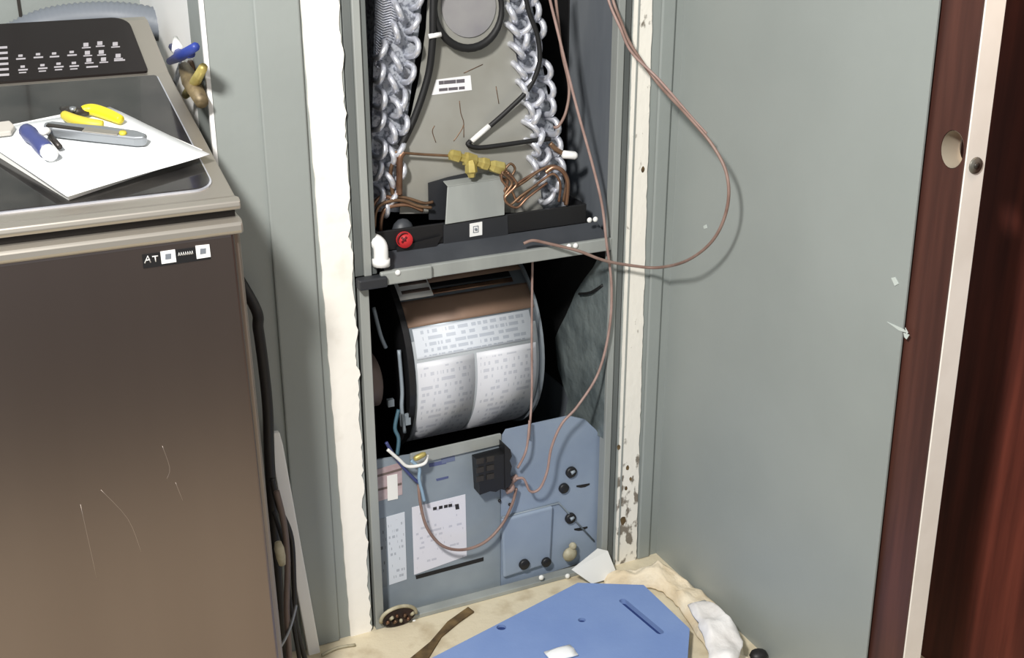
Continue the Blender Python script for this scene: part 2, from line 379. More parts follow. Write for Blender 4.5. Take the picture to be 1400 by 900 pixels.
o = leg.build('console_legend', M_legend, W, 'rows of small pale console symbols'); o['kind'] = 'stuff'
sticker = MB().prism(poly([(194, 348), (287, 335), (288, 354), (196, 367)], Y=WY-.0), (0, -.0012, 0)).build('badge_strip', M_black, W, 'black badge strip on the front')
for q in ([(219, 344), (239, 341), (241, 358), (221, 361)], [(267, 336), (286, 334), (288, 351), (269, 354)]):
    b = MB().prism(poly(q, Y=WY-.0012), (0, -.0008, 0)).build('badge_square', M_pvc, W, 'white square on the badge')
    cx = sum(p[0] for p in q)/4; cy = sum(p[1] for p in q)/4
    k = MB().prism(poly([(cx-4, cy-3.5), (cx+4, cy-4.5), (cx+4, cy+3), (cx-4, cy+4)], Y=WY-.002), (0, -.0004, 0)); k.build('badge_icon', M_hose, b)
k = MB()
def stroke(pts, r=.0009): k.tube(poly(pts, Y=WY-.0014), r, 5)
stroke([(198, 360), (202, 350), (206, 359)]); stroke([(200, 356), (205, 355)])                    # A
stroke([(208, 351), (216, 350)]); stroke([(212, 350), (213, 358)])                                 # T
for i in range(7): stroke([(244+3*i, 350-.4*i), (244.8+3*i, 345.5-.4*i), (246+3*i, 349.5-.4*i)], .0007)
k.build('badge_lettering', M_pvc, sticker, 'tiny white lettering')['kind'] = 'stuff'
scr = MB()
for pts in ([(222, 610), (232, 640), (228, 655)], [(240, 660), (250, 685)], [(138, 670), (175, 710), (193, 755)], [(110, 690), (132, 790)]):
    scr.tube(spline(poly(pts, Y=WY), 4), .0004, 4)
scr.build('scratch', mat('worn_steel', (172, 160, 152), .45, .8), W, 'faint pale scratches on the front')['kind'] = 'stuff'

# ------------------------------------------------------------------ things on the washer lid
lp0 = Vector((0, 1.9, ztop(1.9)))+nl*.0052
def lp_(x, y, h=0): return on(x, y, lp0+nl*h, nl)
def sheet(pxs, h0, h1, name, m): return MB().prism([lp_(x, y, h0) for x, y in pxs], nl*(h1-h0)).build(name, m)
thin_slab = sheet([(140, 152), (277, 212), (94, 274), (-42, 190)], 0, .009, 'notepad', M_card); tag(thin_slab, 'thick white notepad with grey edge lying beneath the loose sheet on the washer lid', 'notepad')
gap = MB().prism([lp_(x, y, .002) for x, y in [(139.5, 153), (276, 212), (94, 273.2), (-41, 190)]], nl*.002)
sh = MB(); Q = [lp_(x, y, .0135) for x, y in [(150, 146), (287, 211), (92, 268), (-36, 184)]]
rows = []
for i in range(9):
    r = []
    for j in range(9):
        a, b = i/8, j/8; p = (Q[0]*(1-b)+Q[1]*b)*(1-a)+(Q[3]*(1-b)+Q[2]*b)*a
        r.append(p+nl*(.0025*noise.noise((a*2.3, b*2.3, 4))))
    rows.append(r)
tag(sh.grid(rows, -nl*.0008).build('paper_sheet', M_paper), 'loose white paper sheet on the notepad, tools lying on it', 'paper')
def lpt(x, y): return lp_(x, y, .0165)
# pliers
PL = root('pliers', tuple(lpt(115, 168)), 'yellow-handled pliers on the white paper sheet', 'pliers')
def grip(pts, r, m, lab):
    P = [lpt(*p)+nl*r for p in pts]; P = spline(P, 6); n = len(P)
    MB().tube(P, [r*(.55+.55*sin(pi*min(max((i+1.5)/(n+2), 0), 1))**.6) for i in range(n)], 10).build('handle', m, PL, lab)
grip([(113, 158), (128, 157), (150, 164), (166, 171)], .0085, M_yel, 'bright yellow grip')
grip([(88, 164), (105, 172), (125, 177), (142, 178)], .0085, M_yel2, 'dull yellow grip')
MB().tube([lpt(122, 158)+nl*.006, lpt(104, 159)+nl*.007, lpt(91, 157)+nl*.006, lpt(84, 152)+nl*.005], [.006, .009, .008, .003], 8).build('jaw', M_toold, PL)
MB().tube([lpt(98, 166)+nl*.006, lpt(96, 160)+nl*.007, lpt(86, 155)+nl*.006], [.005, .008, .003], 8).build('jaw', M_toold, PL)
MB().cyl(lpt(101, 161)+nl*.012, lpt(101, 161)+nl*.017, .005).build('pivot', M_tool, PL)
# utility knife
UK = root('utility_knife', tuple(lpt(130, 192)), 'grey metal utility knife with yellow button on the paper', 'knife')
ax0, ax1 = lpt(62, 182), lpt(201, 198)
axd = (ax1-ax0).normalized(); side = nl.cross(axd).normalized()
Lk = (ax1-ax0).length
def kn(t, s, h=0): return ax0+axd*(t*Lk)+side*s+nl*h
MB().prism([kn(0, .006), kn(.05, .012), (kn(.5, .016)), kn(.9, .013), kn(1, .006), kn(1, -.006), kn(.9, -.012), kn(.5, -.013), kn(.1, -.012), kn(0, -.006)], nl*.016).build('body', M_tool, UK, bevel=.004, seg=3)
MB().prism([kn(.04, -.009, .0155), kn(.04, -.001, .0155), kn(.40, -.003, .0155), kn(.40, -.011, .0155)], nl*.002).build('blade_slot', M_toold, UK, 'dark slot')
MB().prism([kn(.40, -.012, .0155), kn(.40, .003, .0155), kn(.74, .0, .0155), kn(.74, -.012, .0155)], nl*.0015).build('slide_plate', M_champ, UK)
MB().tube([kn(.78, -.004, .015), kn(.78, -.004, .0195)], [.0065, .005], 12).build('lock_button', M_yel2, UK, 'yellow button')
# blue screwdriver
SD = root('nut_driver', tuple(lpt(52, 203)), 'stubby navy blue driver with white end cap on the paper', 'screwdriver')
a, b = lpt(35, 186)+nl*.011, lpt(66, 216)+nl*.011
MB().lathe(a, b, [(0, .007), (.06, .011), (.25, .0125), (.45, .0105), (.62, .012), (.9, .0125), (1, .0105)], 12).build('handle', M_navy, SD)
d_ = (b-a).normalized()
MB().lathe(b+d_*.0005, b+d_*.016, [(0, .0115), (.5, .0118), (.85, .0105), (1, .006)], 12).build('end_cap', M_pvc, SD, 'white cap')
MB().cyl(lpt(70, 192)+nl*.006, lpt(82, 206)+nl*.006, .0045, 10).build('clip', M_toold, SD)
MB().lathe(lpt(68, 190)+nl*.014, lpt(58, 197)+nl*.018, [(0, .004), (.3, .006), (1, .005)], 10).build('collar', M_card, SD, 'pale collar')
tag(MB().prism([lpt(x, y) for x, y in ((-25, 176), (14, 171), (21, 178), (16, 186), (-22, 190))], nl*.008).build('eraser', mat('pale_grey_beige', (182, 178, 170), .7), bevel=.002), 'small pale grey block at the left edge of the paper', 'block')

# ------------------------------------------------------------------ alcove: hose, valve
DH = []
path = spline([at(20, 52, Y=2.50), at(60, 34, Y=2.50), at(110, 25, Y=2.50), at(165, 24, Y=2.49), at(215, 33, Y=2.46), at(243, 50, Y=2.44), at(262, 72, Y=2.44), at(268, 90, Y=2.46)], 14)
rr = [.029+.0016*(1 if i % 2 else -1) for i in range(len(path))]
tag(MB().tube(path, rr, 16).build('flexible_duct', M_hose), 'grey ribbed flexible duct curving behind the washer console', 'duct')
V = root('shutoff_valve', tuple(at(262, 120, X=.382)), 'brass water valve with blue handle on the wall behind the washer', 'valve')
vb = lambda x, y, X=.380: at(x, y, X=X)
MB().tube([vb(252, 92), vb(262, 112), vb(276, 140)], [.010, .016, .011], 10).build('valve_body', mat('dull_valve_brass', (140, 124, 92), .5, .4, col2=(92, 80, 60), scale=40), V, 'brass body')
MB().tube([vb(278, 92), vb(266, 114), vb(254, 130)], [.007, .009, .007], 8).build('valve_body', M_brass, V)
MB().tube([vb(232, 84, .362), vb(248, 76, .362), vb(267, 64, .362)], [.006, .009, .007], 8).build('valve_handle', M_vblue, V, 'blue lever')
MB().tube([vb(235, 64, .372), vb(246, 74, .366), vb(262, 74, .366)], [.006, .008, .006], 8).build('valve_handle', M_vblue, V, 'blue lever')
MB().tube([vb(240, 52, .372), vb(243, 68, .366)], [.004, .010], 10).build('valve_cap', M_card, V, 'pale blue cap')
MB().tube([vb(248, 88), vb(242, 104), vb(236, 125, .372)], [.005, .005, .005], 8).build('supply_line', M_tool, V, 'braided supply line')

vs_ = vb(262, 112)
MB().tube([vs_, Vector((.384, 2.04, vs_.z)), Vector((.386, 2.09, vs_.z)), Vector((.3995, 2.12, vs_.z))], .008, 10, sub=4).cyl((.393, 2.12, vs_.z), (.3995, 2.12, vs_.z), .022, 18).build('wall_stub', M_cop2, V, 'copper stub at the wall')
# ------------------------------------------------------------------ things between washer and wall
bd = MB().prism([at(364, 590, Y=1.985), at(380, 588, Y=1.985), at(385, 606, Y=1.985), at(438, 900, Y=1.985), at(422, 903, Y=1.985)], (0, -.012, 0)).build('trim_board', M_white, bevel=.002)
tag(bd, 'white painted trim board leaning on the grey wall right of the washer', 'board')
def cable(name, pts, r, m, label, seg=8, sub=8): return tag(MB().tube(pts, r, seg, sub=sub).build(name, m), label, 'cable')
cable('drain_hose', [Vector((.384, 2.36, .80)), Vector((.384, 2.20, .86)), Vector((.384, 2.06, .87)), at(346, 415, Y=1.96), at(353, 450, Y=1.95), at(360, 500, Y=1.95), at(366, 560, Y=1.95), at(369, 640, Y=1.955), at(379, 780, Y=1.955), at(387, 905, Y=1.955)], .010, M_cable, 'thick black drain hose along the wall beside the washer')
cable('power_cord', [at(372, 655, Y=1.915), at(380, 690, Y=1.915), at(398, 735, Y=1.915), at(402, 800, Y=1.91), at(404, 850, Y=1.905), at(418, 905, Y=1.90)], .005, M_cable, 'black power cord bowing out in front of the white trim board')
cable('power_cord', [at(374, 700, Y=1.90), at(392, 760, Y=1.89), at(396, 820, Y=1.88), at(410, 905, Y=1.87)], .004, M_rub, 'thin black cord next to the washer base')
cable('supply_hose', [at(378, 672, Y=1.87), at(388, 715, Y=1.87), at(393, 765, Y=1.87), at(392, 830, Y=1.86), at(396, 905, Y=1.85)], .0055, M_motor, 'dull brown supply hose beside the washer')
cable('grey_cord', [at(405, 828, Y=1.86), at(396, 860, Y=1.85), at(383, 885, Y=1.84), at(365, 905, Y=1.83)], .003, M_tool, 'light grey cord curling under the washer corner')
MBq = MB().lathe(at(380, 742, Y=1.83), at(386, 772, Y=1.83), [(0, .006), (.3, .009), (.6, .009), (1, .006)], 10)
tag(MBq.build('hose_coupling', M_tan), 'pale hose coupling in the gap beside the washer', 'coupling')

# ------------------------------------------------------------------ air handler
A = root('air_handler', (.90, 2.25, 0), 'opened grey air handler with exposed coil, blower and control panel between white strips', 'air handler')
x0, x1 = .645, 1.172
YF = 2.006
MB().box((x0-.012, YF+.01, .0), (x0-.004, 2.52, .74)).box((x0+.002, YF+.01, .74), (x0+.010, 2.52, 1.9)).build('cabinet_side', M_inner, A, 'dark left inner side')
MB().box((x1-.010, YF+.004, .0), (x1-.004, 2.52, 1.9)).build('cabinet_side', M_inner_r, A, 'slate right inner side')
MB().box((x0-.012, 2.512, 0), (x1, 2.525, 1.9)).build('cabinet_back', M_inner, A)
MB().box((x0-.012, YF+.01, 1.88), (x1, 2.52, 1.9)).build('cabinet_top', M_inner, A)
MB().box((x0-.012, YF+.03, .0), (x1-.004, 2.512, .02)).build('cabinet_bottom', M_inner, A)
fl = lambda a, b, m=M_flange, lab=None, bv=.0015: MB().box(a, b).build('flange', m, A, lab, bevel=bv)
fl((.634, 1.996, 0), (.652, 2.03, .745))
fl((.630, 2.004, .76), (.646, 2.03, 1.9), M_flange_d)
fl((.646, 1.998, .76), (.660, 2.03, 1.9), M_flange)
fl((.661, 2.004, .76), (.672, 2.03, 1.9), M_flange_d)
fl((1.156, 1.996, .0), (1.171, 2.02, 1.9))
fl((1.172, 2.0, .0), (1.186, 2.02, 1.9), M_flange_d)
fl((.652, 1.996, 0), (1.156, 2.02, .010), M_flange)
# --- upper section: coil
YC = 2.10
MB().prism(poly([(514, -60), (582, -60), (573, 40), (550, 215), (548, 290), (506, 290)], Y=YC), (0, .36, 0)).build('coil_slab', (lambda: mat('coil_fins', (176, 180, 188), .5, .3, col2=(118, 122, 132), scale=120, lo=.5, hi=.6, bump=.25, bscale=160))(), A, 'left finned coil slab')
cl = C.objects['coil_slab']
cr = MB().prism(poly([(684, -60), (716, -60), (742, 90), (760, 190), (778, 287), (730, 289), (712, 190), (700, 90)], Y=YC), (0, .36, 0)).build('coil_slab', cl.data.materials[0], A, 'right finned coil slab')
# fins visible at top left as a fine honeycomb of raised strips
fn = MB()
for i in range(30):
    y = -12+i*3.6; w_ = 30-max(0, (i-14))*1.9
    if w_ > 3: fn.tube([at(513, y-4, Y=YC-.002), at(513+w_*.35, y+2, Y=YC-.003), at(513+w_*.7, y-1, Y=YC-.002), at(513+w_, y+4, Y=YC-.002)], .0019, 4)
fn.build('fins', M_alu, cl, 'fine pale fins')['kind'] = 'stuff'
# return bends: one mesh, copied
bm_ = MB(); sp = .0155
arc = [Vector((0, 0.004, -sp)), Vector((0, -.010, -sp))]+[Vector((0, -.014-.017*sin(a), -sp*cos(a))) for a in [pi*k/8 for k in range(1, 8)]]+[Vector((0, -.010, sp)), Vector((0, .004, sp))]
bm_.tube(arc, .0057, 8)
proto = bm_.build('return_bend', M_alu, org=(0, 0, 0))
first = [True]
def bend(x, y, deg, coil, Y=YC, scale=1):
    p = at(x, y, Y=Y)
    o = proto if first[0] else proto.copy()
    if not first[0]: C.objects.link(o)
    first[0] = False
    o.parent = coil; o.location = p-Vector(coil['_o']); o.rotation_euler = (radians(random.uniform(-14, 14)), radians(deg), radians(random.uniform(-16, 22))); o.scale = (scale,)*3
rows_l = [(8, [(566, 10), (552, -30)]), (45, [(570, 0), (541, -25)])]
for i in range(9):
    y = 4+i*33.5
    xl = 509-.018*y; wd = 70-.12*y
    for j in range(3):
        if i < 1 and j == 0: continue
        if i == 1 and j == 0: continue
        f = (j+.45)/3
        bend(xl+f*wd*1.0, y+(j % 2)*14-5+random.uniform(-2, 2), (18, -10, 24)[j]+random.uniform(-16, 16), cl)
for i in range(11):
    y = -6+i*26
    xa = 688+.125*y; wd = 40+.035*y
    for j in range(3):
        if i == 10 and j == 0: continue
        bend(xa+wd*(j+.4)/3, y+(j % 2)*14-4+random.uniform(-2, 2), (-30, 28, 6)[j]+random.uniform(-18, 18), cr, YC, 1.08)
# delta plate in front
dp = MB().prism(poly([(588, -60), (690, -60), (702, 60), (716, 130), (731, 190), (742, 290), (546, 292), (551, 205), (572, 110), (582, 40)], Y=YC-.008), (0, -.002, 0)).build('delta_plate', M_plate, A, 'dull grey triangular plate between the coils')
M_tagp = print_mat('coil_tag', (236, 236, 238), (96, 92, 98), 1.7, 16, dens=.36, mar=.18, fill=.62, seed=2)
quad(MB(), [(596, 109), (643, 103), (645, 123), (590, 130)], .001, Y=YC-.010).build('label_sheet', M_tagp, dp, 'small white tag with dark print')
sc = MB()
for pts in ([(628, 138), (630, 155), (634, 170), (626, 185), (620, 193)], [(634, 170), (634, 188)], [(594, 172), (591, 180), (596, 195)], [(678, 118), (682, 142)], [(634, 100), (660, 88)]):
    sc.tube(spline(poly(pts, Y=YC-.010), 3), .0009, 4)
sc.build('scratch', M_cop2, dp, 'rusty scratches')['kind'] = 'stuff'
sc = MB()
pv = MB().prism(poly([(640+37*cos(a), 8+43*sin(a)) for a in [2*pi*k/32 for k in range(32)]], Y=YC-.010), (0, -.003, 0)).build('view_window', mat('lilac_grey_plate', (166, 165, 164), .4, .2, col2=(146, 144, 148), scale=9), dp, 'pale plate inside the black ring')
# black lines in front of the coil
t = MB().tube([at(640+46*cos(a), 12+54*sin(a), Y=2.068) for a in [2*pi*k/36 for k in range(36)]], [.0052+.0024*max(0, sin(2*pi*k/36)) for k in range(36)], 10, closed=True).build('insulated_ring', M_rub, A, 'black insulated tube loop at the top')
MB().tube([at(586, 50, Y=2.06), at(603, 47, Y=2.058)], .0045, 8).build('zip_tie', M_pvc, t, 'pale tie')
MB().tube([at(593, -40, Y=2.066), at(592, 20, Y=2.064), at(591, 60, Y=2.066), at(585, 105, Y=2.072), at(567, 160, Y=2.076), at(548, 200, Y=2.08)], .0066, 10, sub=8).build('suction_line', M_rub, A, 'black pipe down the left of the plate')
MB().tube([at(712, -40, Y=2.064), at(722, 12, Y=2.062), at(735, 50, Y=2.06), at(737, 88, Y=2.06), at(722, 122, Y=2.066), at(695, 150, Y=2.072), at(668, 174, Y=2.078)], .0048, 8, sub=8).build('sensor_lead', M_rub, A, 'black lead')
MB().cyl(at(669, 172, Y=2.077), at(645, 193, Y=2.079), .0052, 10).build('sensor_sleeve', M_pvc, A, 'white sleeve')
MB().tube([at(643, 193, Y=2.079), at(640, 198, Y=2.078), at(655, 202, Y=2.076), at(690, 198, Y=2.072), at(725, 193, Y=2.07), at(752, 190, Y=2.075)], .0046, 8, sub=6).build('sensor_lead', M_rub, A, 'black lead')
# copper
cu = lambda pts, r, lab=None, m=M_cop, sub=8: MB().tube(pts, r, 8, sub=sub).build('copper_tube', m, A, lab)
cu([at(546, 266, Y=2.072), at(546, 240, Y=2.07), at(547, 216, Y=2.07), at(552, 208, Y=2.07)], .0062, 'bright copper riser')
cu([at(540, 208, Y=2.07), at(575, 211, Y=2.072), at(612, 213, Y=2.07), at(622, 214, Y=2.068)], .0026, 'thin dark copper line', M_cop2)
cu([at(537, 266, Y=2.075), at(534, 235, Y=2.075), at(541, 212, Y=2.072)], .004, None, M_cop2)
ds = MB().lathe(at(614, 211, Y=2.064), at(692, 232, Y=2.064), [(0, .005), (.03, .011), (.16, .012), (.19, .008), (.26, .008), (.28, .014), (.44, .013), (.47, .009), (.54, .010), (.57, .0125), (.66, .0125), (.69, .008), (.76, .0125), (.92, .0135), (.97, .009), (1, .004)], 6, False).build('distributor', M_brass, A, 'yellow brass distributor valve')
MB().lathe(at(643, 219, Y=2.058), at(645, 243, Y=2.05), [(0, .008), (.3, .011), (.7, .012), (.8, .008), (1, .006)], 6, False).build('valve_stem', M_brass, ds)
caps = [[(690, 232), (698, 224), (704, 232), (694, 246), (684, 240), (690, 228)],
        [(690, 230), (694, 248), (690, 262), (700, 256), (725, 240), (750, 228), (770, 234), (777, 252), (772, 278)],
        [(692, 234), (702, 244), (698, 258), (715, 250), (740, 232), (758, 227), (774, 240), (770, 276)],
        [(688, 234), (686, 246), (700, 262), (708, 276), (722, 262), (742, 246), (757, 238), (766, 252), (764, 276)],
        [(686, 236), (700, 250), (690, 268), (697, 280), (712, 268), (735, 252)],
        [(694, 236), (706, 252), (690, 272), (706, 284), (722, 270), (748, 250)]]
for i, c in enumerate(caps):
    MB().tube([at(x, y, Y=2.058-.004*i) for x, y in c], .0026, 7, sub=7).build('capillary_tube', M_cop if i % 2 else M_cop2, ds)
cu([at(746, 236, Y=2.05), at(757, 229, Y=2.045), at(769, 234, Y=2.04), at(776, 250, Y=2.04), at(774, 280, Y=2.05)], .0046, 'thick curved copper header')
cu([at(752, 196, Y=2.07), at(760, 204, Y=2.066), at(768, 209, Y=2.064)], .0052, None, M_cop2, 4)
MB().lathe(at(768, 211, Y=2.062), at(789, 213, Y=2.055), [(0, .005), (.1, .008), (.85, .008), (1, .005)], 10).build('service_cap', M_pvc, A, 'white service port cap')
for i, c in enumerate(([(512, 312), (514, 290), (524, 278), (548, 274), (572, 282), (590, 284)], [(520, 316), (522, 296), (530, 284), (556, 280), (578, 288)], [(540, 268), (560, 272), (580, 278), (592, 276)], [(508, 300), (510, 282), (520, 270), (536, 270)])):
    cu([at(x, y, Y=2.066+.004*i) for x, y in c], .0032+.0008*(i % 2), None, (M_cop2, M_cop)[i % 2], 6)
# pan
zt, zb = .824, .785
pan = MB().box((.688, 2.05, zb), (1.128, 2.056, zt)).box((.688, 2.056, zb), (.694, 2.49, zt)).box((1.122, 2.056, zb), (1.128, 2.49, zt)).box((.688, 2.484, zb), (1.128, 2.49, zt)).box((.688, 2.056, zb), (1.128, 2.49, zb+.006)).build('drain_pan', M_black, A, 'black plastic drain pan', bevel=.0015)
MB().prism(poly([(606, 307), (693, 294), (694, 321), (606, 336)], Y=2.05), (0, -.0025, 0)).build('pan_face', M_pan, pan, 'charcoal middle face')
lip = MB().prism([(.686, 2.05, .785), (.686, 2.006, .764), (.686, 2.006, .752), (.686, 2.05, .752)], (.466, 0, 0)).build('pan_lip', M_panlip, A, 'slate sloping lip', bevel=.001)
MB().prism(poly([(542, 338), (604, 322), (590, 350), (543, 352)], Y=2.045), (0, -.001, 0)).build('pan_recess', M_black, pan)
rp = MB().cyl(at(553, 328, Y=2.0495), at(553, 328, Y=2.040), .0155, 20); rpo = rp.build('red_plug', M_red, pan, 'round red drain plug')
c0 = at(553, 328, Y=2.0398)
g = MB()
for a in (pi/4, 3*pi/4): g.tube([c0+Vector((cos(a), 0, sin(a)))*.007, c0-Vector((cos(a), 0, sin(a)))*.007], .0022, 6)
g.tube(circ(c0+Vector((0, .002, 0)), (1, 0, 0), (0, 0, 1), .0125), .0016, 6, closed=True)
MB.build(g, 'plug_mark', mat('dark_red', (96, 22, 26), .5), A)
stk = MB().prism(poly([(642, 306), (659, 303), (659, 321), (642, 324)], Y=2.0475), (0, -.001, 0)).build('sticker', M_pvc, pan, 'small square white sticker')
q = MB(); cc = at(650.5, 313.5, Y=2.0462)
q.tube([cc+Vector((-.005, 0, -.006)), cc+Vector((-.005, 0, .006)), cc+Vector((.005, 0, .006)), cc+Vector((.005, 0, -.006))], .0009, 5, closed=True).ball(cc, .003, 8)
q.build('sticker_mark', M_hose, A)
el = MB()
el.tube(spline([at(511, 329, Y=2.03), at(515, 331, Y=2.01), at(520, 338, Y=2.0), at(521, 356, Y=1.998)], 6), .0135, 12)
el.cyl(at(521, 354, Y=1.998), at(521, 363, Y=1.998), .0165, 14).build('drain_elbow', M_pvc, A, 'white plastic drain elbow')
dm = MB().ball(at(551, 318, Y=2.075), .022, 14, (1, .8, 1.25)).build('float_dome', M_panlip, A, 'grey dome in the pan')
fp = MB()
pA, pB, pC, pD = at(612, 256, Y=2.06), at(690, 244, Y=2.06), at(690, 294, Y=2.044), at(609, 307, Y=2.044)
fp.prism([pA, pB, pC, pD], (0, .003, 0)).prism([pA, pB, pB+Vector((0, .03, .006)), pA+Vector((0, .03, .006))], (0, 0, .002))
fp.build('deflector_flap', M_flange, A, 'pale folded metal flap', bevel=.001)
MB().prism(poly([(585, 250), (612, 242), (640, 236), (640, 250), (612, 300), (586, 300)], Y=2.085), (0, -.003, 0)).build('thin_slab', M_pan, A, 'dark slab painting the shadow behind the flap')  # shadow beside the flap, put in as a dark slab
# shelf rail
sh = MB().box((.683, 1.994, .740), (1.156, 2.004, .7655)).box((.683, 2.004, .740), (1.156, 2.05, .745)).build('shelf_rail', M_flange, A, 'grey cross rail below the pan', bevel=.002)
MB().box((.672, 1.984, .742), (.772, 1.994, .768)).build('rail_bracket', M_flange, sh, 'wider bracket at the left end', bevel=.003)
MB().box((.628, 1.975, .742), (.682, 1.998, .762)).build('rail_end', M_pan, A, 'dark rail end', bevel=.003)
for (x, y, Y) in ((544, 373, 1.984), (787, 336, 1.993), (778, 337, 1.993), (806, 301, 2.012), (814, 300, 2.012)):
    MB().ball(at(x, y, Y=Y), .0055, 10, (1, .7, 1)).build('screw', M_pvc, sh)
# --- lower section: blower
BY, BZ, BR = 2.280, .488, .200
bx0, bx1 = .762, 1.046
def drum(a0, a1, xa, xb, r, th, n=28):         # angle 0 faces the room, 90 is up
    ro = []
    for i in range(n+1):
        a = radians(a0+(a1-a0)*i/n); ro.append([(xa, BY-r*cos(a), BZ+r*sin(a)), (xb, BY-r*cos(a), BZ+r*sin(a))])
    c = radians((a0+a1)/2); mb = MB()
    vs = []; fs = []
    for i in range(n+1):
        a = radians(a0+(a1-a0)*i/n)
        for rr_ in (r, r-th):
            for x in (xa, xb): vs.append((x, BY-rr_*cos(a), BZ+rr_*sin(a)))
    for i in range(n):
        k = 4*i; fs += [(k, k+1, k+5, k+4), (k+2, k+6, k+7, k+3), (k, k+4, k+6, k+2), (k+1, k+3, k+7, k+5)]
    fs += [(0, 2, 3, 1), (4*n, 4*n+1, 4*n+3, 4*n+2)]
    return mb.add(vs, fs, True)
bh = drum(-75, 120, bx0, bx1, BR, .006).build('blower_housing', M_drum, A, 'curved grey blower drum')
drum(-62, 25, bx0+.006, bx1-.006, BR+.0012, .0012).build('drum_band', mat('label_backing', (176, 182, 186), .5), bh)
def ang(y, x=650):                             # angle on the drum for an image row
    best = min((abs((at(x, y, Y=BY-BR*cos(radians(a))).z-EYE)-(BZ+BR*sin(radians(a))-EYE)), a) for a in [k*.5 for k in range(-160, 160)])
    return best[1]
a1, a2, a3, a4 = ang(436), ang(478), ang(482), ang(584)
Lab1 = print_mat('drum_label_top', (216, 222, 230), (186, 193, 204), 5, 26, dens=.46, mar=.06, fill=.55, seed=1)
Lab2 = print_mat('drum_label_left', (222, 224, 230), (198, 201, 210), 15, 14, dens=.52, mar=.05, fill=.5, seed=3)
Lab3 = print_mat('drum_label_right', (220, 222, 228), (196, 199, 208), 15, 14, dens=.52, mar=.05, fill=.5, seed=5)
drum(a2, a1, bx0+.012, bx1-.016, BR+.0022, .001, 10).build('label_sheet', Lab1, bh, 'wide printed label')
xm = .898
drum(a4, a3, bx0+.010, xm-.003, BR+.0022, .001, 20).build('label_sheet', Lab2, bh, 'left printed label')
drum(a4, a3, xm+.003, bx1-.012, BR+.0022, .001, 20).build('label_sheet', Lab3, bh, 'right printed label')
drum(a1+1, ang(404)+3, bx0, bx1, BR+.0016, .002, 10).build('housing_band', M_brown, bh, 'brown tape band')
b2 = ang(404)+5
drum(b2, b2+3, bx0+.05, bx1-.03, BR+.002, .002, 4).build('copper_strip', M_cop, bh, 'coppery edge strip')
drum(b2+4, b2+8, bx0+.03, bx1-.03, BR+.001, .002, 4).build('housing_slot', M_black, bh, 'dark slot')
drum(b2+8, 118, bx0, bx1, BR+.001, .002, 10).build('housing_band', M_brown, bh, 'brown tape band')
drum(b2-1, b2+26, bx0-.004, bx0+.075, BR+.0035, .002, 10).build('corner_plate', M_pvc, bh, 'pale plate with slots')
for k in (2.5, 8): drum(b2+k, b2+k+2.2, bx0+.012, bx0+.072, BR+.0042, .001, 3).build('plate_slot', M_motor, bh)
def disc(x, th, m, lab):
    pts = [(x, BY-(BR+.008)*cos(radians(a)), BZ+(BR+.008)*sin(radians(a))) for a in range(-75, 121, 7)]+[(x, BY+.12, BZ+.15), (x, BY+.12, BZ-.17)]
    return MB().prism(pts, (th, 0, 0)).build('drum_end', m, A, lab)
dL = disc(bx0-.010, .012, M_black, 'black left end plate'); dR = disc(bx1-.002, .006, M_drum, 'grey right end plate')
MB().box((bx0-.01, 2.10, .235), (bx1+.01, 2.40, .268)).build('blower_base', M_black, A, 'black base under the drum')
MB().lathe((.655, 2.12, .50), (.70, 2.12, .50), [(0, .03), (.1, .055), (.85, .055), (1, .04)], 18).build('motor', M_motor, A, 'brown blower motor')
br = MB().box((.715, 2.10, .44), (.728, 2.11, .455)).tube([(.742, 2.10, .56), (.742, 2.09, .48), (.738, 2.085, .44), (.742, 2.085, .385)], .004, 7, sub=5)
br.tube([(.70, 2.12, .65), (.705, 2.10, .60), (.715, 2.10, .57)], .004, 7, sub=5).box((.735, 2.085, .40), (.756, 2.09, .425))
br.build('motor_bracket', M_galv, A, 'pale motor bracket'); 
MB().tube([at(545, 560, Y=2.06), at(540, 585, Y=2.05), at(545, 600, Y=2.04), at(543, 622, Y=2.03)], .004, 7, sub=5).build('motor_lead', mat('teal_wire', (60, 92, 106), .5), A, 'teal lead')
MB().tube([at(728, 355, Y=2.05), at(727, 450, Y=2.05), at(727, 540, Y=2.04), at(723, 600, Y=2.02)], .0025, 6, sub=6).build('motor_lead', M_wire, A, 'thin mauve lead right of the drum')
MB().tube([at(792, 402, X=1.15), at(808, 400, X=1.15), at(824, 390, X=1.155)], .003, 6, sub=4).build('motor_lead', M_rub, A)
# liners in the lower right
MB().box((x1-.013, YF+.012, .36), (x1-.0095, 2.51, .735)).build('liner_and_shade', M_rub, A, 'black insulation lining')
gp = poly([(820, 352), (788, 400), (760, 462), (764, 505), (778, 545), (772, 575), (800, 585), (826, 600), (834, 360)], X=x1-.0145)
def rag_poly(pts):
    out = []
    for i, p in enumerate(pts):
        q = pts[(i+1) % len(pts)]
        for k in range(4): t = k/4; r = p*(1-t)+q*t; out.append(r+Vector((0, .004*noise.noise(r*40), .004*noise.noise(r*37))))
    return out
MB().prism(rag_poly(gp), (-.002, 0, 0)).build('foil_liner', M_foil, A, 'torn foil insulation sheet')
MB().box((x1-.013, 2.20, .775), (x1-.0095, 2.51, 1.87)).build('liner_and_shade', M_rub, A, 'black insulation lining')  # deep shadow in the upper section, put in as a black sheet
